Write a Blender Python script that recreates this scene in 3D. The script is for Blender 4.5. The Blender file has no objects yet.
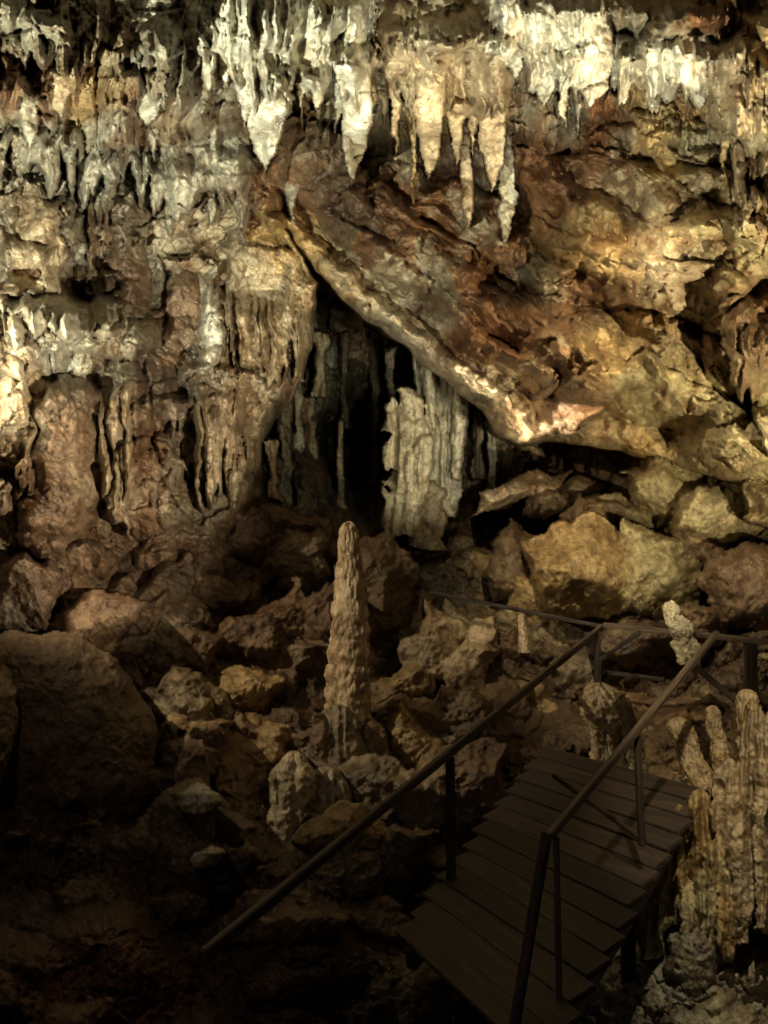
import bpy, math, numpy as np, bmesh
from mathutils import Vector, Matrix
rng=np.random.default_rng(7)
S=bpy.context.scene
F=931.0; CH=2.0
def P(u,v,d):
    return np.stack([(np.asarray(u)-384)/F*d, np.asarray(d)+0*np.asarray(u), CH+(512-np.asarray(v))/F*d],-1)
def PV(u,v,d): return Vector(P(float(u),float(v),float(d)))
# ---------- noise ----------
def _h(ix,iy,iz,s):
    n=(ix.astype(np.int64)*374761393+iy.astype(np.int64)*668265263+iz.astype(np.int64)*2147483647+s*1442695041)&0xffffffff
    n=((n^(n>>13))*1274126177)&0xffffffff
    n=((n^(n>>16))*2246822519)&0xffffffff
    return ((n^(n>>15))&0xffffff).astype(np.float32)/16777215.0
def vn(x,y,z=None,s=0):
    x=np.asarray(x,np.float32);y=np.asarray(y,np.float32)
    ix=np.floor(x);iy=np.floor(y);fx=x-ix;fy=y-iy
    fx=fx*fx*fx*(fx*(fx*6-15)+10);fy=fy*fy*fy*(fy*(fy*6-15)+10)
    if z is None:
        z0=np.zeros_like(ix)
        a=_h(ix,iy,z0,s);b=_h(ix+1,iy,z0,s);c=_h(ix,iy+1,z0,s);d=_h(ix+1,iy+1,z0,s)
        return ((a+(b-a)*fx)*(1-fy)+(c+(d-c)*fx)*fy)*2-1
    z=np.asarray(z,np.float32);iz=np.floor(z);fz=z-iz;fz=fz*fz*(3-2*fz)
    r=0
    for dz,wz in ((0,1-fz),(1,fz)):
        a=_h(ix,iy,iz+dz,s);b=_h(ix+1,iy,iz+dz,s);c=_h(ix,iy+1,iz+dz,s);d=_h(ix+1,iy+1,iz+dz,s)
        r=r+((a+(b-a)*fx)*(1-fy)+(c+(d-c)*fx)*fy)*wz
    return r*2-1
def fbm(x,y,z=None,o=5,s=0,g=0.5,ridge=False):
    r=0;a=1.0;t=0;c,sn=math.cos(.6),math.sin(.6)
    for i in range(o):
        n=vn(x,y,z,s+i*17)
        if ridge: n=1-2*np.abs(n)
        r=r+a*n;t+=a;a*=g
        x,y=(x*c-y*sn)*2.03+3.1,(x*sn+y*c)*2.03+1.7
        if z is not None: z=z*2.03+5.3
    return r/t
def fl(x,y,o=3,s=0,g=.5):
    r=0;a=1.;t=0
    for i in range(o):
        r=r+a*(1-2*np.abs(vn(x,y,s=s+i*13)));t+=a;a*=g;x=x*2.1+1.3;y=y*1.6+.7
    return r/t
def voro(x,y,s=0):
    ix=np.floor(x);iy=np.floor(y)
    f1=np.full(x.shape,9.,np.float32);f2=f1.copy();cid=np.zeros_like(f1);cx=np.zeros_like(f1);cy=np.zeros_like(f1)
    z0=np.zeros_like(ix)
    for i in(-1,0,1):
        for j in(-1,0,1):
            px=ix+i+_h(ix+i,iy+j,z0,s);py=iy+j+_h(ix+i,iy+j,z0+1,s)
            d=np.hypot(px-x,py-y);c=_h(ix+i,iy+j,z0+2,s)
            m=d<f1
            f2=np.where(m,f1,np.minimum(f2,d));f1=np.where(m,d,f1)
            cid=np.where(m,c,cid);cx=np.where(m,px-x,cx);cy=np.where(m,py-y,cy)
    return f1,f2,cid,cx,cy
def sstep(a,b,x):
    t=np.clip((x-a)/(b-a),0,1);return t*t*(3-2*t)
def blend(U,V,pts,s=70.,p=2.2):
    pts=np.array(pts,dtype=np.float32);k=pts.shape[1]-2
    W=0;R=np.zeros(U.shape+(k,),np.float32)
    for q in pts:
        w=1.0/(((U-q[0])**2+(V-q[1])**2+s*s*.15)**p*1e-6+1e-12)
        W=W+w
        R+=w[...,None]*q[2:]
    return R/W[...,None]
def sdpoly(U,V,poly):
    d=np.full(U.shape,1e9,np.float32);ins=np.zeros(U.shape,bool);n=len(poly)
    for i in range(n):
        x0,y0=poly[i];x1,y1=poly[(i+1)%n]
        ex,ey=x1-x0,y1-y0;t=np.clip(((U-x0)*ex+(V-y0)*ey)/(ex*ex+ey*ey),0,1)
        d=np.minimum(d,np.hypot(U-x0-t*ex,V-y0-t*ey))
        if y1!=y0:
            c=((y0>V)!=(y1>V))&(U<(x1-x0)*(V-y0)/(y1-y0)+x0);ins^=c
    return np.where(ins,d,-d)
def seg(U,V,pl):
    d=np.full(U.shape,1e9,np.float32)
    for (x0,y0),(x1,y1) in zip(pl[:-1],pl[1:]):
        ex,ey=x1-x0,y1-y0;t=np.clip(((U-x0)*ex+(V-y0)*ey)/(ex*ex+ey*ey),0,1)
        d=np.minimum(d,np.hypot(U-x0-t*ex,V-y0-t*ey))
    return d
# ---------- mesh ----------
def mk(name,co,quads,col=None,mat=None,parent=None,origin=None,smooth=True):
    co=np.asarray(co,np.float32).reshape(-1,3)
    o=np.zeros(3,np.float32) if origin is None else np.asarray(origin,np.float32)
    q=np.asarray(quads,np.int32);k=q.shape[1]
    me=bpy.data.meshes.new(name)
    me.vertices.add(len(co));me.vertices.foreach_set('co',(co-o).ravel())
    me.loops.add(q.size);me.loops.foreach_set('vertex_index',q.ravel())
    me.polygons.add(len(q));me.polygons.foreach_set('loop_start',np.arange(0,q.size,k,dtype=np.int32))
    me.polygons.foreach_set('use_smooth',np.full(len(q),smooth))
    me.update(calc_edges=True)
    if col is not None:
        a=me.color_attributes.new('Col','FLOAT_COLOR','POINT')
        c=np.ones((len(co),4),np.float32);c[:,:3]=np.asarray(col).reshape(-1,3);a.data.foreach_set('color',c.ravel())
    ob=bpy.data.objects.new(name,me);ob.location=o
    S.collection.objects.link(ob)
    if mat: me.materials.append(mat)
    if parent: ob.parent=parent
    return ob
def gridq(h,w,wrap=False):
    idx=np.arange(h*w).reshape(h,w)
    if wrap: idx=np.concatenate([idx,idx[:,:1]],1)
    return np.stack([idx[:-1,:-1],idx[1:,:-1],idx[1:,1:],idx[:-1,1:]],-1).reshape(-1,4)
# ---------- materials ----------
def rockmat(name,rough=0.5,bump=1.0,spec=0.5):
    m=bpy.data.materials.new(name);m.use_nodes=True;n=m.node_tree.nodes;l=m.node_tree.links
    b=n['Principled BSDF']
    at=n.new('ShaderNodeAttribute');at.attribute_name='Col'
    ge=n.new('ShaderNodeNewGeometry')
    def noise(sc,det,ro=.6,dist=0):
        x=n.new('ShaderNodeTexNoise');x.inputs['Scale'].default_value=sc;x.inputs['Detail'].default_value=det
        x.inputs['Roughness'].default_value=ro;x.inputs['Distortion'].default_value=dist
        l.new(ge.outputs['Position'],x.inputs['Vector']);return x
    def ramp(src,p):
        r=n.new('ShaderNodeValToRGB');e=r.color_ramp.elements
        while len(e)<len(p): e.new(.5)
        for el,(q,c) in zip(e,p): el.position=q;el.color=(c[0],c[1],c[2],1)
        l.new(src,r.inputs[0]);return r
    n1=noise(2.6,5,.65,.4);r1=ramp(n1.outputs[0],[(.34,(.48,.42,.36)),(.5,(.95,.93,.9)),(.7,(1.2,1.2,1.17))])
    n2=noise(16,4,.7);r2=ramp(n2.outputs[0],[(.34,(.42,.38,.34)),(.5,(1.05,1.05,1.05))])
    mx=n.new('ShaderNodeMixRGB');mx.blend_type='MULTIPLY';mx.inputs[0].default_value=1
    l.new(at.outputs['Color'],mx.inputs[1]);l.new(r1.outputs[0],mx.inputs[2])
    mx2=n.new('ShaderNodeMixRGB');mx2.blend_type='MULTIPLY';mx2.inputs[0].default_value=.85
    l.new(mx.outputs[0],mx2.inputs[1]);l.new(r2.outputs[0],mx2.inputs[2])
    l.new(mx2.outputs[0],b.inputs['Base Color'])
    r3=ramp(n1.outputs[0],[(.35,(rough-.2,)*3),(.65,(rough+.25,)*3)])
    l.new(r3.outputs[0],b.inputs['Roughness'])
    b.inputs['Specular IOR Level'].default_value=spec
    n3=noise(11,5,.72,.2)
    b1=n.new('ShaderNodeBump');b1.inputs['Strength'].default_value=.75*bump;b1.inputs['Distance'].default_value=.05
    b2=n.new('ShaderNodeBump');b2.inputs['Strength'].default_value=.45*bump;b2.inputs['Distance'].default_value=.013
    l.new(n3.outputs[0],b1.inputs['Height']);n4=noise(55,3,.7);l.new(n4.outputs[0],b2.inputs['Height'])
    l.new(b1.outputs[0],b2.inputs['Normal']);l.new(b2.outputs[0],b.inputs['Normal'])
    return m
ROCK=rockmat('cave_rock',.46)
CALC=rockmat('calcite',.45,.8,.5)
def woodmat(name,c1,c2):
    m=bpy.data.materials.new(name);m.use_nodes=True;n=m.node_tree.nodes;l=m.node_tree.links;b=n['Principled BSDF']
    tc=n.new('ShaderNodeTexCoord');mp=n.new('ShaderNodeMapping');mp.inputs['Scale'].default_value=(1.2,14,14)
    l.new(tc.outputs['Object'],mp.inputs[0])
    x=n.new('ShaderNodeTexNoise');x.inputs['Scale'].default_value=2.5;x.inputs['Detail'].default_value=6;l.new(mp.outputs[0],x.inputs['Vector'])
    oi=n.new('ShaderNodeObjectInfo')
    r=n.new('ShaderNodeValToRGB');r.color_ramp.elements[0].position=.35;r.color_ramp.elements[0].color=(*c1,1)
    r.color_ramp.elements[1].position=.7;r.color_ramp.elements[1].color=(*c2,1);l.new(x.outputs[0],r.inputs[0])
    mm=n.new('ShaderNodeMapRange');mm.inputs[3].default_value=.45;mm.inputs[4].default_value=1.5;l.new(oi.outputs['Random'],mm.inputs[0])
    mx=n.new('ShaderNodeVectorMath');mx.operation='SCALE';l.new(r.outputs[0],mx.inputs[0]);l.new(mm.outputs[0],mx.inputs['Scale'])
    l.new(mx.outputs[0],b.inputs['Base Color']);b.inputs['Roughness'].default_value=.6
    bp=n.new('ShaderNodeBump');bp.inputs['Strength'].default_value=.8;bp.inputs['Distance'].default_value=.015
    l.new(x.outputs[0],bp.inputs['Height']);l.new(bp.outputs[0],b.inputs['Normal']);return m
WOOD=woodmat('wet_wood',(.018,.012,.009),(.058,.037,.026))
RAILM=woodmat('rail_wood',(.05,.034,.023),(.14,.095,.062))
WHITE=(.8,.76,.62);GREY=(.44,.42,.33);TAN=(.5,.385,.24);OCH=(.44,.305,.135);OLV=(.38,.315,.165);RUST=(.21,.095,.038)
BRN=(.18,.11,.06);DBR=(.09,.056,.033);DK=(.06,.05,.035);GBR=(.24,.19,.12);MG=(.35,.31,.22)
def A(c): return np.array(c,np.float32)
# ---------- cave surface ----------
st=1.35
us=np.arange(-190,960,st,dtype=np.float32);vs=np.arange(-200,1230,st,dtype=np.float32)
U,V=np.meshgrid(us,vs)
wu=fbm(U/60,V/60,o=4,s=1);wv=fbm(U/60,V/60,o=4,s=2)
fu=fbm(U/18,V/18,o=3,s=5);fv=fbm(U/18,V/18,o=3,s=6)
base=blend(U,V,[(0,0,7.6),(150,0,8),(300,0,8),(450,0,8.5),(600,0,8),(768,0,7),(0,-180,6.5),(400,-180,6.5),(768,-180,6),(940,0,6),(-170,0,6.5),
(300,400,15.5),(350,450,18.5),(400,400,19),(480,470,16),(520,500,15),(340,340,17),(560,470,15),(440,520,14.5),(300,480,14),
(-170,400,7),(0,300,9.3),(100,300,10.5),(200,300,11.5),(0,480,9),(100,480,10.5),(200,500,11),
(150,580,10.3),(300,570,11.5),(450,570,12.8),(150,660,9),(300,660,9.8),(430,660,10.8),(450,740,9),(300,770,8.3),(200,800,7.5),(50,600,8.8),(-100,650,7.5),(50,750,7.6),
(50,850,6.3),(200,880,6.2),(350,880,6.4),(100,960,5.1),(300,960,5.4),(0,1024,4.4),(400,1000,5.9),(-170,900,5.4),(200,1150,4),(400,1200,4.2),(0,1200,3.6),
(600,560,12),(700,560,11),(768,560,10.5),(550,650,11.3),(650,650,10.3),(768,650,9.3),(940,600,8),
(500,820,8.6),(600,900,7.6),(660,840,8),(600,780,9.2),(700,760,8.4),(768,800,6.8),(700,1000,6),(560,1000,6.6),(430,900,7.2),(470,1000,6.6),(600,1180,5),(940,900,5.5),(768,1150,4.8)],s=80,p=2.0)[...,0]
D=base.copy()
lay_id=np.zeros(U.shape,np.int8)
LAB=np.zeros(U.shape,np.int32);NAMES={0:'cave_wall'}
FC=np.zeros(U.shape+(3,),np.float32);FW=np.zeros(U.shape,np.float32)
FLM=np.zeros(U.shape,np.float32);BM=np.zeros(U.shape,np.float32)
def layer(D,poly,pts,roll,amt,warp=10,idn=1):
    Uw=U+wu*warp*1.3+fu*warp*.35;Vw=V+wv*warp*1.3+fv*warp*.35
    sd=sdpoly(Uw,Vw,poly)
    dl=blend(U,V,pts,s=80,p=2.0)[...,0]
    t=np.clip(1-sd/roll,0,1);dl=dl+amt*(1-np.sqrt(np.clip(1-t*t,0,1)))
    m=sstep(-2.5,1.5,sd)*(dl<D)
    lay_id[(m>.5)]=idn
    return D*(1-m)+dl*m
D=layer(D,[(-300,-300),(330,-300),(300,120),(285,230),(322,285),(312,345),(296,400),(262,440),(246,505),(215,540),(150,560),(90,545),(0,560),(-300,600)],
 [(305,310,11.2),(250,400,10.9),(180,500,10.6),(100,400,9.5),(60,500,9.4),(0,400,8.5),(0,520,8.8),(0,250,9.5),(120,250,11),(230,250,11.3),(0,120,9.4),(200,130,10.4),(100,150,10.2),(0,0,7.4),(120,20,7.9),(250,0,7.9),(100,-180,6.3),(-200,300,6.8),(-200,-150,6)],26,.9,8,1)
D=layer(D,[(268,150),(276,212),(292,246),(330,285),(372,322),(412,352),(450,384),(482,412),(498,436),(516,445),(545,438),(600,450),(680,468),(768,492),(1000,540),(1000,-400),(250,-400)],
 [(290,225,11.9),(340,285,11.7),(400,340,11.4),(470,395,10.9),(520,435,10.5),(620,452,10.8),(768,480,9.6),(930,500,7.5),(500,250,10.4),(430,200,11.1),(380,180,11.3),(600,330,9.5),(650,300,8.8),(768,250,7.6),(450,120,10.2),(340,130,10.8),(550,140,9.9),(600,120,9.5),(680,120,8.9),(600,20,7.8),(700,20,7.2),(450,20,8.2),(768,50,6.6),(300,0,8.1),(500,-50,7.4),(500,-200,6.3),(940,100,5.8),(940,-180,5)],14,.7,6,2)
def win(u0,u1,v0,v1):
    j0=int(np.clip((u0-us[0])/st,0,len(us)));j1=int(np.clip((u1-us[0])/st+1,0,len(us)))
    i0=int(np.clip((v0-vs[0])/st,0,len(vs)));i1=int(np.clip((v1-vs[0])/st+1,0,len(vs)))
    return (slice(i0,i1),slice(j0,j1))
def D_at(u,v,A_=None):
    A_=D if A_ is None else A_
    i=int(np.clip(round((v+200)/st),0,len(vs)-1));j=int(np.clip(round((u+190)/st),0,len(us)-1));return float(A_[i,j])
def newlab(name):
    k=max(NAMES)+1;NAMES[k]=name;return k
def setfeat(s,m,col,lab):
    w=np.clip(m,0,1)[...,None]
    FC[s]=FC[s]*(1-w)+A(col)*w;FW[s]=np.maximum(FW[s]*(1-w[...,0]),w[...,0])
    if lab is not None: LAB[s]=np.where(m>.5,lab,LAB[s])
def pillow(u,v,ru,rv,h,rot=0,wp=6,pw=2.0,col=None,bm=0,cw=.8,lab=None):
    R=max(ru,rv)*1.3+20;s=win(u-R,u+R,v-R,v+R)
    a=math.radians(rot);du=U[s]+fu[s]*wp+wu[s]*wp-u;dv=V[s]+fv[s]*wp+wv[s]*wp-v
    x=(du*math.cos(a)+dv*math.sin(a))/ru;y=(-du*math.sin(a)+dv*math.cos(a))/rv
    r=np.abs(x)**pw+np.abs(y)**pw
    D[s]-=h*np.sqrt(np.clip(1-r,0,1))
    if col is not None:
        setfeat(s,sstep(1.02,.9,r)*cw,col,lab);BM[s]=np.where(r<1,bm,BM[s])
s1=seg(U+fu*6+wu*6,V+fv*6+wv*6,[(283,222),(318,262),(385,315),(450,362),(500,402),(518,434)])
D-=0.65*np.sqrt(np.clip(1-(s1/12)**2,0,1))
for pl,r_,h_ in [([(300,150),(360,205),(420,262),(510,325),(590,370)],34,.8),([(330,215),(400,275),(470,330),(540,380)],14,.35),([(410,190),(500,240),(600,270),(720,300)],32,.5),([(560,400),(640,385),(720,420),(790,480)],26,.4),([(620,150),(690,200),(780,230)],34,.45),([(520,150),(560,210),(640,240),(700,250)],26,.4)]:
    q=seg(U+fu*6+wu*14,V+fv*6+wv*14,pl);D-=h_*np.sqrt(np.clip(1-(q/r_)**2,0,1))
for a in [(150,490,50,50,.8),(22,330,60,50,.7),(110,330,55,30,.7,10),(8,440,24,80,.7),(215,350,20,70,.5),
 (132,420,22,60,.6),(180,555,50,25,.5),(250,10,70,50,.5),(545,0,60,50,.5),(620,30,70,36,.4),(430,40,55,50,.5),(90,90,80,26,.5),(180,70,40,40,.5),
 (700,160,60,36,.4,30),(620,220,110,60,.6,20),(690,270,90,52,.5,-25),(640,370,120,56,.6,10),(740,350,40,56,.6),(740,440,40,40,.6,-30),(480,300,60,22,.4,40),
 (60,250,36,50,.5),(700,10,40,30,.4)]: pillow(*a)
for i in range(190):
    u=rng.uniform(-60,840);v=rng.uniform(-60,520)
    if 250<u<560 and v>u*.75+30 : continue
    if u<120 and v>360: continue
    r=rng.uniform(7,34);hh_=rng.uniform(.15,.55)
    if u>380 and v>130:
        hh_*=.4;r*=1.3
    pillow(u,v,r*rng.uniform(.7,1.9),r*.8,hh_,rng.uniform(-40,60),wp=9)
pillow(64,462,46,96,1.3,8,wp=9,pw=2.,col=(.2,.115,.056),bm=.6,cw=.6)
D0=D.copy()
H=np.zeros(U.shape,np.float32)
PROF={0:[1.1,1.0,.9,.78,.55,.0],1:[1.0,.85,.95,1.0,.8,.0],2:[1.5,1.0,.7,.5,.32,.0],3:[1,1.,1.,1.,1.,.85]}
def rowd(v,us_,sm=9):
    i=int(np.clip(round((v+200)/st),0,len(vs)-1));r=D0[max(0,i-3):i+4].mean(0)
    kk=np.ones(sm*2+1)/(sm*2+1);r=np.convolve(np.pad(r,sm,mode='edge'),kk,'valid')
    return np.interp(us_,us,r)
def rs(u,v0,v1,w,k=.25,col=WHITE,shape=0,lean=0,lab=None,wp=1.0,jag=1.0,cw=.92,vr=None,mx=9):
    m_=w+12;s=win(u-m_-abs(lean),u+m_+abs(lean),v0-6,v1+10)
    if U[s].size==0: return
    Us=U[s]+(fu[s]*5+wu[s]*5)*wp*min(1,w/18);Vs=V[s]+fv[s]*6*jag
    t=(Vs-v0)/(v1-v0)
    hw=.5*w*np.interp(np.clip(t,0,1),np.linspace(0,1,6),PROF[shape])
    x=(Us-u-lean*t)/np.maximum(hw,.01)
    ins=(np.abs(x)<1)&(t>0)&(t<1)
    dr=float(rowd(v0+4 if vr is None else vr,u));dv=np.minimum(np.maximum(D0[s]-dr,0),mx)
    rad=hw/F*dr
    hh=np.where(ins,dv*(1-k)+(rad*(.3+1.0*np.sqrt(np.clip(1-x*x,0,1)))+.08)*sstep(0,.35,t),0)
    ok=hh>=H[s]
    H[s]=np.maximum(H[s],hh)
    setfeat(s,ins*ok*sstep(0,.25,t)*cw,col,lab)
def curtain(pl,vtop,h,col,lab,teeth=18,per=12,seed=0,cw=.8,side=14,edge=10,k=.45,mx=9):
    xs=[p[0] for p in pl];ys=[p[1] for p in pl];s=win(xs[0]-10,xs[-1]+10,vtop-5,max(ys)+teeth+15)
    Us=U[s]+fu[s]*4+wu[s]*6;Vs=V[s]+fv[s]*5
    vb=np.interp(Us,xs,ys)+teeth*(np.abs(vn(Us/per+seed,Us*0,s=seed+5))**.8*1.4-.5)+teeth*.5*vn(Us/(per*.4)+seed,Us*0,s=seed+7)+teeth*.9*vn(Us/(per*3.3)+seed,Us*0,s=seed+8)
    t=(Vs-vtop)/(vb-vtop)
    sd=np.minimum(np.minimum(Us-xs[0],xs[-1]-Us)/side,1)
    e=np.clip((vb-Vs)/edge,0,1)
    ins=(t>0)&(t<1)&(sd>0)
    f=fl(Us/per*1.1+seed,Vs/120,o=2,s=seed+2)
    dv=np.minimum(np.maximum(D0[s]-rowd(vtop+12,U[s]),0),mx)*(1-k)
    hh=np.where(ins,(h*sstep(0,.5,t)*(1+.5*f)+dv)*np.sqrt(np.clip(sd,0,1))*(.55+.45*np.sqrt(np.clip(1-(1-e)**2,0,1))),0)
    H[s]=np.maximum(H[s],hh)
    setfeat(s,ins*sstep(0,.3,t)*cw,col,lab)
LC=newlab('flowstone_curtain')
curtain([(186,50),(205,60),(225,66),(245,86),(262,100),(280,75),(310,74),(330,88),(355,104),(374,85)],-60,.5,WHITE,LC,seed=1,teeth=22,per=15,cw=.85)
LT=newlab('flowstone_curtain')
curtain([(376,80),(400,100),(430,135),(460,125),(490,135),(514,95)],-30,.35,TAN,LT,seed=2,teeth=24,per=14,cw=.6)
L2=newlab('flowstone_curtain')
curtain([(488,34),(510,52),(540,80),(560,98),(590,78),(612,60)],-30,.5,WHITE,L2,seed=3,teeth=18,per=14,cw=.92)
curtain([(600,74),(630,80),(650,92),(680,86),(700,94),(744,70)],26,.5,WHITE,L2,seed=13,teeth=16,per=16,cw=.92,mx=1.)
L3=newlab('flowstone_curtain')
curtain([(-150,50),(-20,60),(40,44),(90,66),(110,52)],-40,.35,MG,L3,seed=4,teeth=26,per=19,cw=.35,mx=.8)
curtain([(96,80),(130,112),(160,96),(196,86)],10,.35,MG,L3,seed=14,teeth=30,per=22,cw=.4,mx=.6)
curtain([(-150,170),(0,178),(60,196),(84,170)],115,.5,GREY,L3,seed=5,teeth=34,per=17,cw=.7,mx=.8)
curtain([(70,206),(110,190),(150,214),(172,196)],140,.45,GREY,L3,seed=25,teeth=34,per=14,cw=.6,mx=.8)
curtain([(160,170),(200,196),(225,214),(250,226)],125,.45,(.5,.49,.4),L3,seed=26,teeth=34,per=19,cw=.65,mx=.8)
L4=newlab('flowstone_curtain')
curtain([(226,360),(250,384),(275,372),(300,376),(320,330)],280,.55,TAN,L4,seed=6,teeth=30,per=9,cw=.75,side=6)
curtain([(-100,350),(-20,340),(40,335),(90,345),(128,322)],285,.5,(.58,.54,.42),L4,seed=7,teeth=16,per=16,cw=.75)
curtain([(194,450),(208,470),(226,476),(246,430)],370,.5,TAN,L4,seed=8,teeth=26,per=7,cw=.75,side=5)
curtain([(100,490),(112,525),(124,530),(134,440)],360,.45,TAN,L4,seed=18,teeth=14,per=9,cw=.7,side=5)
curtain([(286,345),(310,338),(340,330),(372,345)],300,.5,GREY,None,seed=9,teeth=22,per=8,cw=.6,side=5)
L5=newlab('flowstone_curtain')
curtain([(706,140),(724,155),(745,195),(768,215),(900,230)],40,.6,TAN,L5,seed=10,teeth=26,per=14,cw=.6,side=8,mx=1)
curtain([(720,350),(745,400),(780,440),(900,460)],300,.4,OCH,None,seed=12,teeth=26,per=16,cw=.3,mx=.8)
for u,v0,v1,w,c,sh in [(267,40,173,38,WHITE,1),(246,30,124,24,WHITE,0),(228,-30,84,32,WHITE,0),(206,0,80,16,GREY,2),(287,10,98,26,WHITE,0),(318,30,110,20,WHITE,0),(356,50,180,34,WHITE,0),(338,50,136,16,GREY,2),
 (301,40,118,13,WHITE,2),(395,60,156,17,TAN,2),(430,50,180,34,TAN,0),(457,60,166,22,TAN,0),(413,90,207,12,OCH,2),(466,120,230,13,TAN,1),(506,120,242,19,(.66,.6,.45),1),(492,80,190,30,TAN,0),(474,80,156,18,TAN,2),
 (514,-30,80,30,WHITE,0),(545,0,106,32,WHITE,0),(563,30,128,22,WHITE,2),(592,0,108,36,WHITE,1),(652,40,112,24,WHITE,0),(698,42,112,34,WHITE,0),(577,60,138,12,WHITE,2),(626,40,104,22,WHITE,0),
 (747,30,232,30,TAN,1),(724,80,178,17,OCH,2),(762,110,252,24,TAN,0),(733,140,222,13,TAN,2),(294,180,226,13,GREY,2),(240,415,508,18,(.85,.75,.5),0),(222,395,482,13,TAN,2),(213,275,385,16,WHITE,1),
 (152,60,128,26,GREY,1),(60,60,118,30,TAN,0),(28,90,150,18,GREY,0)]:
    rs(u,v0,v1,w,.3,c,sh,lab=newlab('stalactite'),lean=(-6 if v1>470 else 0),wp=.9,mx=2.2)
for u,v0,v1,w,c in [(36,180,292,50,TAN),(6,195,285,26,GREY),(130,235,318,34,BRN),(182,258,350,34,BRN),(72,210,266,20,GREY),(154,240,302,16,GREY),(206,262,335,16,GREY),(95,215,290,20,TAN),(235,225,300,18,GBR)]:
    rs(u,v0,v1,w,.5,c,[3,0][int(w)%2],lab=newlab('flowstone_column'),jag=1.2,wp=1.6,vr=v1,mx=.8,cw=.75)
def scat(n,ur,vr,lr,wr,cols,lab=None):
    for i in range(n):
        u=rng.uniform(*ur);v=rng.uniform(*vr);w=rng.uniform(wr[0],wr[1])*rng.uniform(.5,1);L=rng.uniform(*lr)*(w/wr[1])**.6
        rs(u,v,v+L,w,.35,cols[rng.integers(len(cols))],[0,2,2,1][rng.integers(4)],lab=lab,cw=.8,mx=1.)
LS=newlab('stalactite_cluster')
scat(40,(-100,250),(110,205),(20,80),(6,22),[GREY,WHITE,MG,GREY],LS)
scat(18,(-60,200),(10,100),(20,60),(6,20),[TAN,MG,GREY],LS)
scat(12,(190,345),(30,90),(20,60),(6,14),[WHITE,GREY],LC)
scat(22,(350,520),(60,140),(20,60),(5,16),[TAN,OCH,MG],LT)
scat(14,(500,735),(50,85),(16,36),(6,14),[WHITE,WHITE,GREY],L2)
scat(14,(705,850),(80,190),(20,60),(7,18),[TAN,OCH],L5)
scat(34,(228,316),(300,370),(20,60),(4,12),[TAN,MG,GBR],L4)
scat(22,(-80,220),(220,320),(20,70),(6,18),[TAN,MG,BRN],LS)
scat(20,(196,246),(345,440),(30,80),(4,10),[MG,TAN,WHITE],L4)
scat(8,(150,200),(380,500),(20,60),(6,14),[TAN,GBR,BRN],LS)
D-=H
def ab(u,v0,v1,w,d,col,prof,lab=None,lean=0,ell=1.0,wp=1.,flm=0.,cw=.9,cap=0):
    m_=w*1.2+14;s=win(min(u,u+lean)-m_,max(u,u+lean)+m_,v0-8,v1+8)
    Us=U[s]+(fu[s]*4+wu[s]*4)*wp*min(1,w/20);Vs=V[s]+fv[s]*4*wp
    t=(Vs-v0)/(v1-v0);hw=.5*w*np.interp(np.clip(t,0,1),np.linspace(0,1,len(prof)),prof)
    if cap: hw=hw*np.sqrt(np.clip(1-(1-np.clip((Vs-v0)/(cap),0,1))**2,0,1))
    x=(Us-u-lean*t)/np.maximum(hw,.01);ins=(np.abs(x)<1)&(t>0)&(t<1)
    r=hw/F*d*ell
    dn=d-r*np.sqrt(np.clip(1-x*x,0,1))
    ok=ins&(dn<D[s])
    D[s]=np.where(ok,dn,D[s]);setfeat(s,ok*cw,col,lab);FLM[s]=np.where(ok,flm,FLM[s]);BM[s]=np.where(ok,.8,BM[s])
LR=newlab('column_cluster')
for u,v0,v1,w,d,c in [(286,400,505,14,14,GBR),(300,330,470,12,15,GREY),(314,345,500,10,15.5,GBR),(330,340,500,16,16.8,GREY),(345,330,430,9,16,GBR),(376,330,500,12,17,GBR),(392,345,470,10,15.5,GBR),(272,440,500,12,13,TAN),(478,395,480,14,15,GBR),(492,420,500,12,15,GREY),(320,330,400,14,14.5,MG),(300,320,380,10,14,GREY)]:
    ab(u,v0,v1,w,d,c,[1.3,1,.75,.65,.85,1.3],LR,flm=.8,wp=1.6)
ab(341,418,520,9,15,TAN,[.6,.8,1,1,1.3],newlab('stalagmite'),cap=6)
LCo=newlab('cave_column')
ab(446,345,520,56,13.6,(.58,.53,.4),[.95,1,.98,.95,.85,.8],LCo,lean=-12,flm=2.2,ell=.8)
ab(463,362,480,16,13.1,(.62,.58,.44),[1,1,.9,.5],LCo,lean=-8,flm=1)
ab(432,352,450,12,13.1,(.66,.6,.44),[1,1,.9,.5],LCo,lean=-4,flm=1)
for j,(uu,v0,v1,w) in enumerate([(408,385,430,28),(404,412,462,34),(408,450,500,38),(404,484,540,40),(392,402,440,14),(391,432,470,14),(418,430,480,18)]):
    ab(uu,v0,v1,w,13.0-.05*j,(.58,.5,.35),[.8,.95,1,.95,.8],LCo,flm=.9,cap=12,wp=2.2)
ab(430,480,550,36,12.9,GBR,[.6,.9,1,1.1],LCo,flm=.3,cap=16,wp=2)
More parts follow.
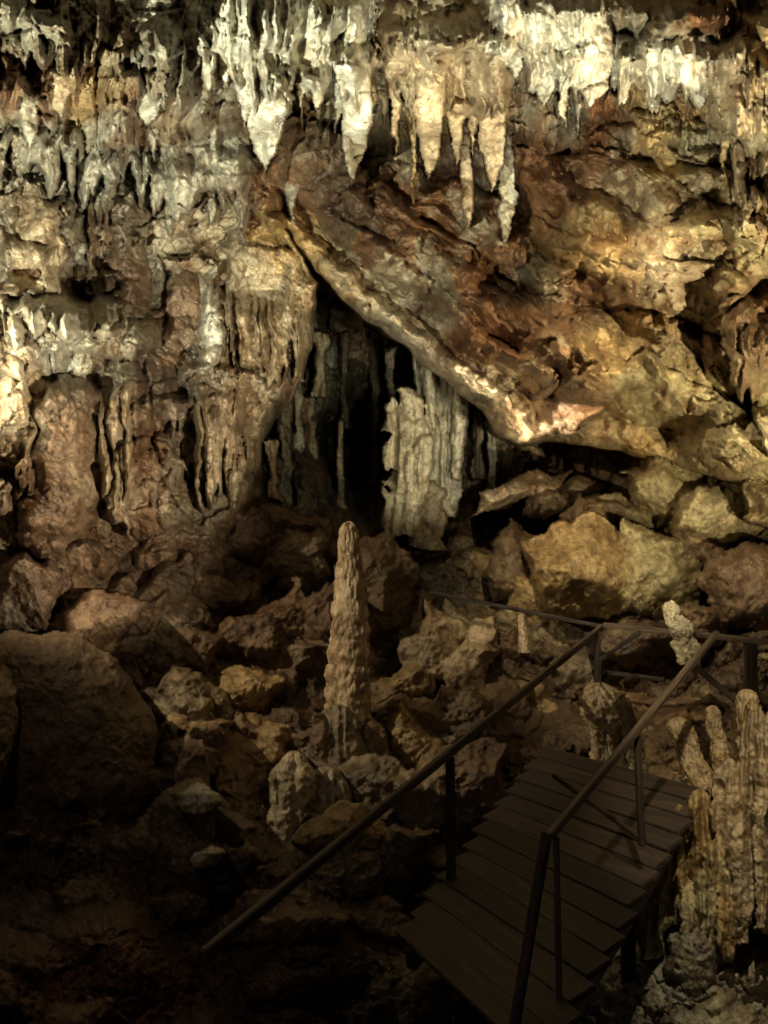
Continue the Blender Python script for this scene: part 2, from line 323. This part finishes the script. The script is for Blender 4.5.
def block(u,v,w,h,z,col,seed,d=None,rot=0,lab=None,k=6,cw=.75,sink=.0,soft=9.,bm=1.):
    r_=np.random.default_rng(seed)
    R=max(w,h)*.8+8;s=win(u-R,u+R,v-R,v+R)
    if U[s].size==0: return
    a=math.radians(rot);wa=min(1,w/50)*7
    du=U[s]+fu[s]*wa+wu[s]*wa-u;dv=V[s]+fv[s]*wa+wv[s]*wa-v
    x=(du*math.cos(a)+dv*math.sin(a))/(w*.5);y=(-du*math.sin(a)+dv*math.cos(a))/(h*.5)
    acc=0;th0=r_.uniform(0,6.28)
    for i in range(k):
        th=th0+i*2*math.pi/k+r_.uniform(-.4,.4);c=r_.uniform(.8,1.1);sl=r_.choice([1.3,2.,3.5,6.])
        acc=acc+np.exp(-soft*np.clip(sl*(c-(x*math.cos(th)+y*math.sin(th))),-3,3))
    for i in range(3):
        acc=acc+np.exp(-soft*np.clip(r_.uniform(.8,1.15)+x*r_.uniform(-.6,.6)+y*r_.uniform(-.6,.4),-3,3))
    zz=-np.log(acc)/soft
    dc=(D_at(u,v,base) if d is None else d)+sink
    dn=dc-z*zz;ok=(zz>0)&(dn<D[s])
    D[s]=np.where(ok,dn,D[s])
    cc=np.array(col)*r_.uniform(.75,1.25)
    setfeat(s,ok*cw,cc,lab);BM[s]=np.where(ok,bm,BM[s]);FLM[s]=np.where(ok,0,FLM[s])
LB=newlab('rocky_slope')
for i in range(430):
    u=rng.uniform(-160,600);v=rng.uniform(535,850)
    if u>500 and v>700: continue
    w=rng.choice([16,24,34,48,70],p=[.25,.25,.24,.16,.1])*rng.uniform(.8,1.3);c=[BRN,DBR,GBR,BRN,BRN,OCH][rng.integers(6)]
    block(u,v,w,w*rng.uniform(.6,1.1),w*.5/F*9*rng.uniform(1.,1.7),c,1000+i,rot=rng.uniform(-30,30),lab=LB,sink=.1,k=int(rng.integers(4,8)),bm=.5)
for i in range(120):
    u=rng.uniform(480,900);v=rng.uniform(470,720)
    w=rng.uniform(16,50);block(u,v,w,w*rng.uniform(.6,1.0),w*.6/F*9,[OLV,BRN,DBR,OCH][rng.integers(4)],3000+i,rot=rng.uniform(-30,30),lab=LB,sink=.05,bm=.8)
for i in range(60):
    u=rng.uniform(-160,480);v=rng.uniform(860,1150)
    w=rng.uniform(40,110);block(u,v,w,w*rng.uniform(.4,.7),w*.4/F*6,[DBR,BRN][rng.integers(2)],4000+i,rot=rng.uniform(-30,30),lab=LB,sink=.03,bm=.9)
for i in range(50):
    u=rng.uniform(420,900);v=rng.uniform(800,1150);w=rng.uniform(24,80)
    block(u,v,w,w*rng.uniform(.8,1.3),w*.5/F*6,[GREY,GBR,OLV][rng.integers(3)],5000+i,rot=rng.uniform(-30,30),lab=LB,bm=.7)
bb=[(615,518,120,36,11.6,BRN,6,-5),(640,510,60,36,11.3,OLV,5,0),(584,566,128,112,10.7,OCH,7,10),(655,578,92,92,10.5,OLV,6,-20),(668,487,88,66,11,OLV,6,5),(722,510,96,56,10.5,OLV,5,-12),(752,592,110,100,9.6,BRN,7,0),(522,565,74,84,12,DBR,6,0),(706,548,80,36,10.6,BRN,5,20),
(640,645,110,44,9.9,DBR,6,0),(516,494,96,26,12.4,TAN,5,-18),(775,500,70,60,9.5,OLV,5,0),(568,498,80,32,12.2,DBR,5,5),(700,625,60,40,9.5,BRN,5,0),
(245,695,66,54,9.2,OCH,6,0),(180,655,78,64,9.3,BRN,5,20),(210,600,80,44,10.3,BRN,5,0),(240,640,84,50,9.7,BRN,6,0),(130,600,66,54,9.8,BRN,5,0),(380,590,90,120,11,BRN,6,5),(270,540,110,64,11.5,BRN,6,0),(430,655,58,54,10.3,TAN,6,0),(467,670,60,54,10.2,TAN,5,30),(442,632,42,40,10.5,TAN,5,0),(484,640,42,46,10.5,TAN,6,0),(415,682,44,40,10.1,OCH,5,0),
(400,730,96,70,9.3,BRN,5,0),(385,815,130,130,8.0,GBR,7,0),(450,800,90,110,8.2,BRN,5,20),(190,725,54,60,8.2,GBR,6,0),(30,585,66,66,8.5,BRN,5,0),(95,620,84,60,8.6,BRN,6,0),(190,840,110,100,6.8,GBR,7,0),(290,620,64,66,10,BRN,5,0),(160,560,90,50,10.5,BRN,6,0),(60,560,100,40,9.2,BRN,6,0),(300,560,70,60,11,GBR,6,0),(325,620,50,70,9.8,BRN,6,0)]
for i,(u,v,w,h,d,c,k,ro) in enumerate(bb): block(u,v,w,h,.34*(w+h)/2/F*d*1.7,c,7100+i,d=d,lab=newlab('boulder'),k=k,cw=.85,rot=ro,soft=11,bm=(.85 if u>500 else .55))
s=win(-120,190,590,860);x=(U[s]+fu[s]*3+wu[s]*12-58)/98;y=(V[s]+fv[s]*3+wv[s]*10-738)/112;x2=x-.22*y
r=np.abs(x2)**2.2+np.abs(y)**2.4;dn=7.35-.85*np.sqrt(np.clip(1-r,0,1));ok=(r<1)&(dn<D[s]);D[s]=np.where(ok,dn,D[s]);setfeat(s,ok*.9,(.17,.11,.062),newlab('boulder'));BM[s]=np.where(ok,1.,BM[s])
s=win(-160,40,600,840);x=(U[s]+fu[s]*6+wu[s]*8+24)/40;y=(V[s]+fv[s]*6-715)/85
r=np.abs(x)**2.6+np.abs(y)**2.6;dn=6.6-.4*np.sqrt(np.clip(1-r,0,1));ok=(r<1)&(dn<D[s]);D[s]=np.where(ok,dn,D[s]);setfeat(s,ok*.8,TAN,newlab('flowstone_column'));BM[s]=np.where(ok,1,BM[s])
LF_=newlab('flowstone_mound')
ab(338,705,800,64,8.3,GBR,[.6,.75,.9,1.1,1.2],LF_,flm=.4,cap=20)
ab(372,720,800,44,8.5,BRN,[.7,.8,1,1.2],LF_,cap=14)
ab(320,712,790,24,8.1,BRN,[.6,.8,1,1.2],LF_,cap=10)
ab(326,765,880,54,7.6,(.42,.36,.26),[.7,.9,1,1,.9],LF_,flm=.7,cap=22)
ab(294,752,872,46,7.4,(.6,.5,.33),[.7,.95,1,.9,.7,.5],LF_,lean=-10,flm=.9,cap=26)
LW=newlab('stalagmite')
ab(192,745,800,34,6.9,BRN,[.8,.9,1,1.1],LW,cap=14)
ab(190,780,862,84,6.6,GBR,[.6,.85,1,1,.95],LW,flm=.4,cap=26)
ab(198,784,812,46,6.0,WHITE,[.5,.9,1,.6],LW,flm=.7,cw=1,cap=12)
ab(212,846,866,32,5.6,(.85,.78,.58),[.5,1,.9,.6],newlab('rock'),lean=-8,cap=9,cw=1)
LD=newlab('flowstone_drapery')
for u,v0,v1,w,d,c in [(752,700,860,34,6.2,TAN),(772,715,935,34,6.0,TAN),(728,760,890,34,6.15,TAN),(700,790,880,30,6.3,OCH),(742,820,945,28,5.9,TAN),(680,805,925,34,6.4,OCH),(714,840,950,38,6.05,OLV),(655,860,960,36,6.4,OLV),(795,690,950,50,5.9,TAN),(762,790,930,18,5.75,TAN),(728,870,960,20,5.9,OCH),(690,880,960,22,6.1,OLV)]:
    ab(u,v0,v1,w,d,c,[.7,.9,1,.95,.85,.5],LD,flm=1.1,wp=1.5,cap=w*.6);
s=win(630,850,690,980);BM[s]=np.where(LAB[s]==LD,1.1,BM[s])
dsc=D/10.
# ---- detail fields ----
low=sstep(505,560,V+wu*20)
W1=fbm(U/95,V/95,o=3,s=11)
f1b,f2b,cidb,cxb,cyb=voro((U+wu*22+fu*7)/26,(V+wv*22+fv*7)/21,s=9)
blk2=np.sqrt(np.clip((f2b-f1b)*2.2,0,1))*.6+(cidb-.5)*.7+(cxb*(((cidb*37)%1)-.5)+cyb*(((cidb*91)%1)-.35))*.8
f1,f2,cid,cx,cy=voro((U+wu*40+fu*8)/70,(V+wv*40+fv*8)/52,s=3)
blk=np.sqrt(np.clip((f2-f1)*3,0,1))*.4+(cid-.5)*.7+(cx*(((cid*37)%1)-.5)+cy*(((cid*91)%1)-.35))*.7
lay2=((lay_id==2)&(LAB==0)).astype(np.float32)
free=(1-.8*np.clip(FW,0,1))*np.clip(1-.7*BM,0,1)*(1-.55*lay2)
D-=((.14-.02*low)*blk2+.22*(1-low)*blk)*dsc*free
ang=.62
xr=(U*math.cos(ang)+V*math.sin(ang));yr=(-U*math.sin(ang)+V*math.cos(ang))
rid=fbm(xr/150+wu*.6,yr/46+wv*.9,o=4,s=21,ridge=True,g=.42)
D-=lay2*rid*.26
flz=(lay_id==1)*sstep(150,230,V+wu*30)*(.3+.7*sstep(-.2,.25,W1))*np.clip(1-BM,0,1)
FU=U+wu*10+fu*3
flute=fl(FU/9,(V+wv*20)/110,o=3,s=31);flute2=fl((U+wu*18)/24,(V+wv*30)/110,o=2,s=33);flfine=fl((U+wu*5+fu*1.5)/8,V/140,o=2,s=35)
D-=flz*(.07*flute+.1*flute2)
top=sstep(210,110,V+wu*40)*(lay_id>0)
D-=top*(.03*flute+.06*flute2)
D-=.11*FLM*flfine*dsc
wf=np.isin(LAB,[LC,L2]).astype(np.float32);D-=.08*wf*flfine+.05*wf*flute2
hz=((lay_id==0)&(V<520)&(LAB==0)).astype(np.float32)
D-=hz*(.3*flute2+.2*flute)
rb=fbm(U/14,V/14,o=5,s=43,g=.6,ridge=True)
att=np.clip(1-.6*BM,0.1,1)*(1-.4*np.clip(FW,0,1)*np.clip(1-BM,0,1))*(1-.45*lay2)
D-=dsc*(.18*fbm(U/42,V/42,o=4,s=41,g=.5)*(1-.4*BM)+att*(.03*fbm(U/12,V/12,o=4,s=42)+.07*rb)+.02*fbm(U/5,V/5,o=3,s=47,g=.6))
co=np.stack([(U-384)/F*D,D,CH+(512-V)/F*D],-1)
# ---- colours ----
Uc=U+wu*34+fu*9;Vc=V+wv*34+fv*9
cp=[(230,20,GREY),(265,90,MG),(265,140,BRN),(300,50,GREY),(350,120,MG),(205,60,GREY),(320,20,(.6,.55,.4)),(400,50,TAN),(440,110,OCH),(420,20,(.6,.52,.35)),(470,60,TAN),(530,20,GREY),(560,100,MG),(600,110,RUST),(650,110,OCH),(715,95,OCH),(620,40,MG),  # browns and dull greys behind stalactite tips put receding shade into the colour
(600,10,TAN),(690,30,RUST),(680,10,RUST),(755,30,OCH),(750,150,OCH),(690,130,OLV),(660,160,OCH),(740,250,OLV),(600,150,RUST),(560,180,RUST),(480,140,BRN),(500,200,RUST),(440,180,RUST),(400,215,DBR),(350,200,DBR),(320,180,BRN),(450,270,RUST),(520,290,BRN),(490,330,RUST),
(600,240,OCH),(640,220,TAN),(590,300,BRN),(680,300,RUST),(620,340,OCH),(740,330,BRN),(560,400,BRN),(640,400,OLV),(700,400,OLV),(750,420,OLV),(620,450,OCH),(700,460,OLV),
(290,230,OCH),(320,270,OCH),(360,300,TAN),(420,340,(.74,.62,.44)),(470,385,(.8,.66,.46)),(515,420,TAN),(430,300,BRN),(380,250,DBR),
(40,30,MG),(100,40,TAN),(150,40,GREY),(30,90,BRN),(90,100,OCH),(150,110,RUST),(30,150,MG),(120,160,GREY),(190,150,BRN),(70,180,GREY),(170,190,GREY),(220,170,MG),(240,200,BRN),
(40,240,TAN),(100,220,BRN),(90,260,DBR),(150,270,DBR),(200,260,BRN),(180,300,BRN),(20,310,TAN),(60,340,(.6,.6,.5)),(110,320,MG),(20,390,TAN),(100,380,GBR),(160,380,DBR),(250,320,TAN),(290,340,TAN),(210,330,MG),(235,430,TAN),
(65,430,BRN),(65,500,BRN),(112,480,TAN),(8,460,TAN),(150,440,BRN),(180,500,GBR),(150,540,BRN),
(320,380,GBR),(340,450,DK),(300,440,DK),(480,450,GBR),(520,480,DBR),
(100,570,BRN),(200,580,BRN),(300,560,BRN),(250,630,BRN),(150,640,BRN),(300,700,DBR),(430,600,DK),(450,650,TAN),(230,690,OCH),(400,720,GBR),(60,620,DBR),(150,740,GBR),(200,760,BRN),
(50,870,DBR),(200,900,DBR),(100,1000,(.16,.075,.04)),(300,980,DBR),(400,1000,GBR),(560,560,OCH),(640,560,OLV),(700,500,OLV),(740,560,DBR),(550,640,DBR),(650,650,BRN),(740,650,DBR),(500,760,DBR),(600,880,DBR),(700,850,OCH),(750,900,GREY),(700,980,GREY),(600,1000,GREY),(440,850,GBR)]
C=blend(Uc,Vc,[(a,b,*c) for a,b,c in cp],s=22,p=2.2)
mn=fbm(U/30,V/36,o=5,s=61,g=.6);mn2=fbm(U/55,V/55,o=6,s=65,g=.6);mn3=fbm(U/20,V/24,o=5,s=67,g=.65)
m=sstep(.1,.3,mn)[...,None]*.5*(1-low[...,None]*.8);C=C*(1-m)+A(RUST)*m
m=sstep(.1,.3,-mn)[...,None]*.4*(1-low[...,None]*.8);C=C*(1-m)+A(DBR)*m
m=(sstep(.12,.3,mn2)*sstep(540,300,V)*(.5))[...,None];C=C*(1-m)+A((.52,.46,.32))*m
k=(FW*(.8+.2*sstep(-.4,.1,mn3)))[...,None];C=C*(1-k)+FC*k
m=(sstep(.08,.3,mn3)*.5)[...,None];C=C*(1-m)+(C*A((.55,.43,.3)))*m
stv=(sstep(.1,.5,flute)*(flz+top*.6)*.2)[...,None];C=C*(1-stv)+A((.55,.48,.36))*stv
C*=(1+.3*fbm(U/7,V/9,o=3,s=71))[...,None]
C=np.clip(C,.01,.88)
NAMES[900]='cave_ceiling';NAMES[901]='cave_ground'
LAB=np.where((LAB==0)&(lay_id==2),900,LAB);LAB=np.where((V>850)&((LAB==0)|(LAB==LB))&(U<470),901,LAB);LAB=np.where((LAB==0)&(V>540),LB,LAB)
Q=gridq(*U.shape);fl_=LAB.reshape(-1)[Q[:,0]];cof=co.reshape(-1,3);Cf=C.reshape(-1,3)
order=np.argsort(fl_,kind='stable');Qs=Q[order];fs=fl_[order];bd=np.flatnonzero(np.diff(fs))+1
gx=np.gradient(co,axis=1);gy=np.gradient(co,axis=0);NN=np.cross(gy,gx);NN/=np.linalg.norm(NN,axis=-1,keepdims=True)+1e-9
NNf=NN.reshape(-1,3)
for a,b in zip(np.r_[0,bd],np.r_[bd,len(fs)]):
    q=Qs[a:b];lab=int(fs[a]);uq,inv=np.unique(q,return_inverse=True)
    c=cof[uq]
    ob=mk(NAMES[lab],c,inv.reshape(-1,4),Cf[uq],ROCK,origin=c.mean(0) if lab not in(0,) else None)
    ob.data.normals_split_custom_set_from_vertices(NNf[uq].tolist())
# ---------- free-standing speleothems ----------
sc=[0]
def spele(pts,rad,col,nr=44,lobes=5,la=.12,rough=.1,seed=0,rings=0.0,col2=None,wob=.12,dens=12,ts=None,rf=3.3):
    pts=np.asarray(pts,np.float32);n0=len(pts);L=np.linalg.norm(pts[-1]-pts[0]);R=max(rad)
    n=int(np.clip(L/R*dens,24,260));t=np.linspace(0,1,n)**1.25;tt=np.linspace(0,1,n0)
    c=np.stack([np.interp(t,tt,pts[:,i]) for i in range(3)],-1);r=np.interp(t,tt,rad)
    cap=np.sqrt(np.clip(1-(1-np.clip(t*L/(max(rad[0],R*.25)),0,1))**2,0,1));r=r*cap
    th=np.linspace(0,2*np.pi,nr,endpoint=False)
    T,TH=np.meshgrid(t,th,indexing='ij');sx=np.cos(TH);sy=np.sin(TH)
    lob=np.abs(np.sin(TH*lobes*.5+seed+1.2*vn(T*2+seed,TH*0+seed,s=seed)))
    hL=T*L/R
    nz=fbm(sx*1.6+seed*3.1,sy*1.6,hL*.8+seed,o=5,s=seed,g=.6);nz2=fbm(sx*5+seed,sy*5,hL*3,o=4,s=seed+9,g=.65)
    rr=r[:,None]*(1+la*(lob-.6)+rough*2.4*nz+rough*1.2*nz2)
    if rings: rr=rr*(1+rings*(np.abs(np.sin(hL*rf+3.5*nz+TH*.25))-.5)*(1+2.5*nz)+rings*.7*vn(hL*7,sx*2,s=seed))
    off=R*wob*np.stack([vn(t*3+seed,t*0,s=seed+1),vn(t*3+seed,t*0,s=seed+2)],-1)
    co=np.stack([c[:,0:1]+off[:,0:1]+rr*sx,c[:,1:2]+off[:,1:2]+rr*sy,c[:,2:3]+0*rr+R*.2*nz2],-1)
    cc=np.broadcast_to(A(col),co.shape).copy()
    if col2 is not None:
        k=sstep(-.1,.25,nz+.5*nz2)[...,None];cc=cc*(1-k)+A(col2)*k
    cc=cc*(1+.6*nz2[...,None])
    return co.reshape(-1,3),gridq(n,nr,True),np.clip(cc.reshape(-1,3),0.01,.9)
def addsp(name,parts,mat=CALC):
    co=[];q=[];c=[];o=0
    for a,b,d in parts: co.append(a);q.append(b+o);c.append(d);o+=len(a)
    co=np.concatenate(co);return mk(name,co,np.concatenate(q),np.concatenate(c),mat,origin=co[0])
def tube(u0,v0,u1,v1,w,d,col,prof,**k):
    n=len(prof);ts=np.linspace(0,1,n);sc[0]+=1
    return spele(P(u0+(u1-u0)*ts,v0+(v1-v0)*ts,d+0*ts),[w*.5/F*d*p for p in prof],col,seed=sc[0],**k)
addsp('stalagmite',[tube(347,524,347,772,45,8.6,(.66,.51,.32),[.36,.43,.5,.58,.65,.7,.76,.82,.87,.9,.93,.95,.98,1.0,1.02,1.1,1.4],lobes=3,la=.04,rough=.06,nr=130,rings=.1,col2=(.44,.31,.18),wob=.12,dens=17,rf=4.6)])
addsp('stalagmite',[tube(600,684,606,770,40,7.7,(.75,.63,.43),[.75,1,.95,.75,.62,.7,.9],lobes=5,la=.2,rough=.2,nr=100,rings=.06,dens=22,col2=(.5,.37,.21)),tube(620,696,636,770,24,7.7,(.5,.4,.25),[.6,.9,.9,1,1],lobes=5,la=.2,rough=.2,nr=70,dens=20)])
addsp('stalagmite',[tube(670,601,673,625,15,8.2,(.7,.62,.44),[.7,1,.9,.8],rough=.2,nr=70,dens=20),tube(677,615,682,640,21,8.2,(.7,.62,.44),[.6,1,1,.8],rough=.22,nr=70,dens=20),tube(684,634,688,664,24,8.2,(.64,.56,.38),[.6,1,.9,1],rough=.22,nr=70,dens=20)])
addsp('stalagmite',[tube(521,615,524,652,9,9.6,TAN,[.8,.9,1,1.2],rough=.15)])
addsp('stalagmite',[tube(678,718,704,800,28,6.9,TAN,[.8,.9,.9,1,1.1,.9],rough=.2,nr=90,dens=22,col2=OCH,lobes=4,la=.2)])
addsp('stalagmite',[tube(712,706,724,770,18,6.9,TAN,[.8,.8,1,1.1],rough=.2,nr=70,dens=22,col2=OCH)])
addsp('stalagmite',[tube(746,690,752,770,26,6.3,TAN,[.7,.8,.9,1,1.1,.9],rough=.2,nr=80,dens=22,col2=OCH,lobes=4,la=.2)])
# ---------- walkway ----------
def empty(n,loc):
    e=bpy.data.objects.new(n,None);e.location=loc;S.collection.objects.link(e);return e
def beam(name,a,b,w,h,mat,parent,up=Vector((0,0,1)),bev=.006):
    a=Vector(a);b=Vector(b);ax=(b-a);L=ax.length;ax.normalize()
    if abs(ax.dot(up))>.98: up=Vector((0,1,0))
    y=up.cross(ax).normalized();z=ax.cross(y)
    bm=bmesh.new();bmesh.ops.create_cube(bm,size=1)
    for v in bm.verts: v.co=Vector((v.co.x*L,v.co.y*w,v.co.z*h))
    bmesh.ops.bevel(bm,geom=bm.edges[:],offset=bev,segments=2,affect='EDGES')
    me=bpy.data.meshes.new(name);bm.to_mesh(me);bm.free();me.materials.append(mat)
    ob=bpy.data.objects.new(name,me);S.collection.objects.link(ob)
    M=Matrix((ax,y,z)).transposed().to_4x4();M.translation=(a+b)/2
    ob.parent=parent
    ob.matrix_parent_inverse=Matrix.Translation(-parent.location)
    ob.matrix_basis=M
    return ob
wk=empty('wooden_walkway',PV(600,880,5.8))
RN=PV(575,1010,4.65);RF=PV(705,790,6.5);LN=PV(430,900,5.97);LF=PV(545,748,7.65)
n=13;t0=-.18
for i in range(n):
    t=t0+(1-t0)*(i+.5)/n
    a=LN.lerp(LF,t);b=RN.lerp(RF,t);j=rng.uniform(-.02,.02);jt=rng.uniform(-.006,.006)
    e=(b-a).normalized();a=a-e*(.03+j);b=b+e*(.01-j)
    sp=((RF-RN).length*(1-t0)/n)*.9
    nrm=e.cross((RF-RN).normalized());nrm=nrm if nrm.z>0 else -nrm
    a+=nrm*jt;b+=nrm*jt
    beam('plank_%d'%(i+1),a,b,sp*.96,.035,WOOD,wk,up=nrm)
dn=Vector((0,0,-.1));ins_=(LN-RN).normalized()*.1
beam('stringer_1',RN.lerp(RF,t0)+dn+ins_,RF+dn+ins_,.07,.14,WOOD,wk);beam('stringer_2',LN.lerp(LF,t0)+dn-ins_,LF+dn-ins_,.07,.14,WOOD,wk)
for i,j in enumerate((.35,.85)):
    for kk,ww in enumerate((.35,.65)):
        p=RN.lerp(RF,j).lerp(LN.lerp(LF,j),ww)+Vector((0,0,-.05));beam('support_%d_%d'%(i,kk),p,p+Vector((0,0,-1.6)),.09,.09,WOOD,wk)
hr=empty('handrail',PV(400,790,5.7))
beam('rail',PV(203,956,4.0),PV(602,627,9.0),.04,.06,RAILM,hr)
for k,(u,v,d,v2) in enumerate([(450,757,6.1,880),(597,631,8.85,690)]): beam('post_%d'%k,PV(u,v,d),PV(u+1,v2,d),.06,.06,WOOD,hr)
hr2=empty('handrail',PV(640,730,5.6))
beam('rail',PV(549,837,4.75),PV(717,633,6.6),.04,.042,RAILM,hr2)
beam('post_1',PV(556,836,4.78),PV(560,1040,4.72),.03,.035,RAILM,hr2)
beam('post_2',PV(637,736,5.6),PV(642,846,5.6),.04,.04,RAILM,hr2)
beam('brace',PV(547,832,4.8),PV(512,1040,4.6),.05,.04,RAILM,hr2)
beam('lower_bar',PV(553,775,6.2),PV(640,838,5.6),.03,.03,WOOD,hr2)  # thin dark bar slanting down to the foot of the post
hr3=empty('handrail',PV(660,630,8.2))
beam('rail',PV(430,592,10.5),PV(604,627,9.05),.035,.04,WOOD,hr3)
beam('rail_2',PV(604,625,8.95),PV(790,644,7.6),.05,.05,RAILM,hr3)
beam('post_1',PV(750,642,7.9),PV(752,712,7.9),.09,.09,RAILM,hr3)
beam('brace',PV(690,662,7.6),PV(742,706,7.5),.05,.05,RAILM,hr3)
beam('brace_2',PV(640,632,8.5),PV(600,660,8.7),.04,.04,WOOD,hr3)
beam('lower_bar',PV(604,672,8.9),PV(665,680,8.4),.04,.04,WOOD,hr3)
# ---------- lights ----------
def spot(loc,tgt,power,col,ang=70,blend_=.7,rad=.04):
    L=bpy.data.lights.new('cave_flood_or_fill','SPOT');L.energy=power;L.color=col;L.spot_size=math.radians(ang);L.spot_blend=blend_;L.shadow_soft_size=rad
    o=bpy.data.objects.new('cave_flood_or_fill',L);o.location=loc;o.rotation_euler=(Vector(tgt)-Vector(loc)).to_track_quat('-Z','Y').to_euler();S.collection.objects.link(o)
spot((-2.9,3.2,1.6),(-2.0,8.8,6.2),3900,(.96,1.0,.8),64)
spot((.4,2.8,1.2),(1.7,7.8,6.7),2800,(.97,1.0,.8),42)
spot((3.6,4.0,.9),(2.9,8.8,4.7),2200,(1,.88,.57),78)
spot((.2,5.4,1.4),(-3.5,9.2,3.7),1400,(1,.9,.68),70)
spot((3.0,9.0,2.2),(-.1,11.5,4.2),1000,(1,.87,.65),34)
spot((1.7,7.4,2.2),(.75,13.2,3.0),500,(1,.97,.76),26)
spot((1.0,6.5,2.9),(-.6,15.5,3.3),300,(.9,1,.76),30)
spot((.2,4.6,5.2),(2.9,10.5,1.7),1500,(1,.88,.58),44)
spot((-4.2,6.0,4.0),(-.4,9.7,.9),650,(1,.86,.6),68)
spot((1.2,3.2,3.8),(3.1,6.2,-.5),620,(1,.88,.6),40)
spot((-2.0,1.5,4.2),(-1.0,6.8,-.1),60,(1,.8,.55),60)  # weak fill added to lift the dark lower-left ground, no lamp of the cave
w=bpy.data.worlds.new('World');S.world=w;w.use_nodes=True;nt=w.node_tree
sk=nt.nodes.new('ShaderNodeTexSky');sk.sky_type='NISHITA';sk.sun_disc=False;sk.sun_elevation=math.radians(20);sk.sun_rotation=math.radians(200)
nt.links.new(sk.outputs[0],nt.nodes['Background'].inputs[0]);nt.nodes['Background'].inputs[1].default_value=.002
cam=bpy.data.cameras.new('Camera');co_=bpy.data.objects.new('Camera',cam);S.collection.objects.link(co_);S.camera=co_
co_.location=(0,0,CH);co_.rotation_euler=(math.radians(90),0,0);cam.sensor_fit='VERTICAL';cam.sensor_height=24;cam.lens=24*F/1024;cam.clip_end=200;cam.clip_start=.05
S.view_settings.view_transform='Standard';S.view_settings.look='None';S.view_settings.exposure=0
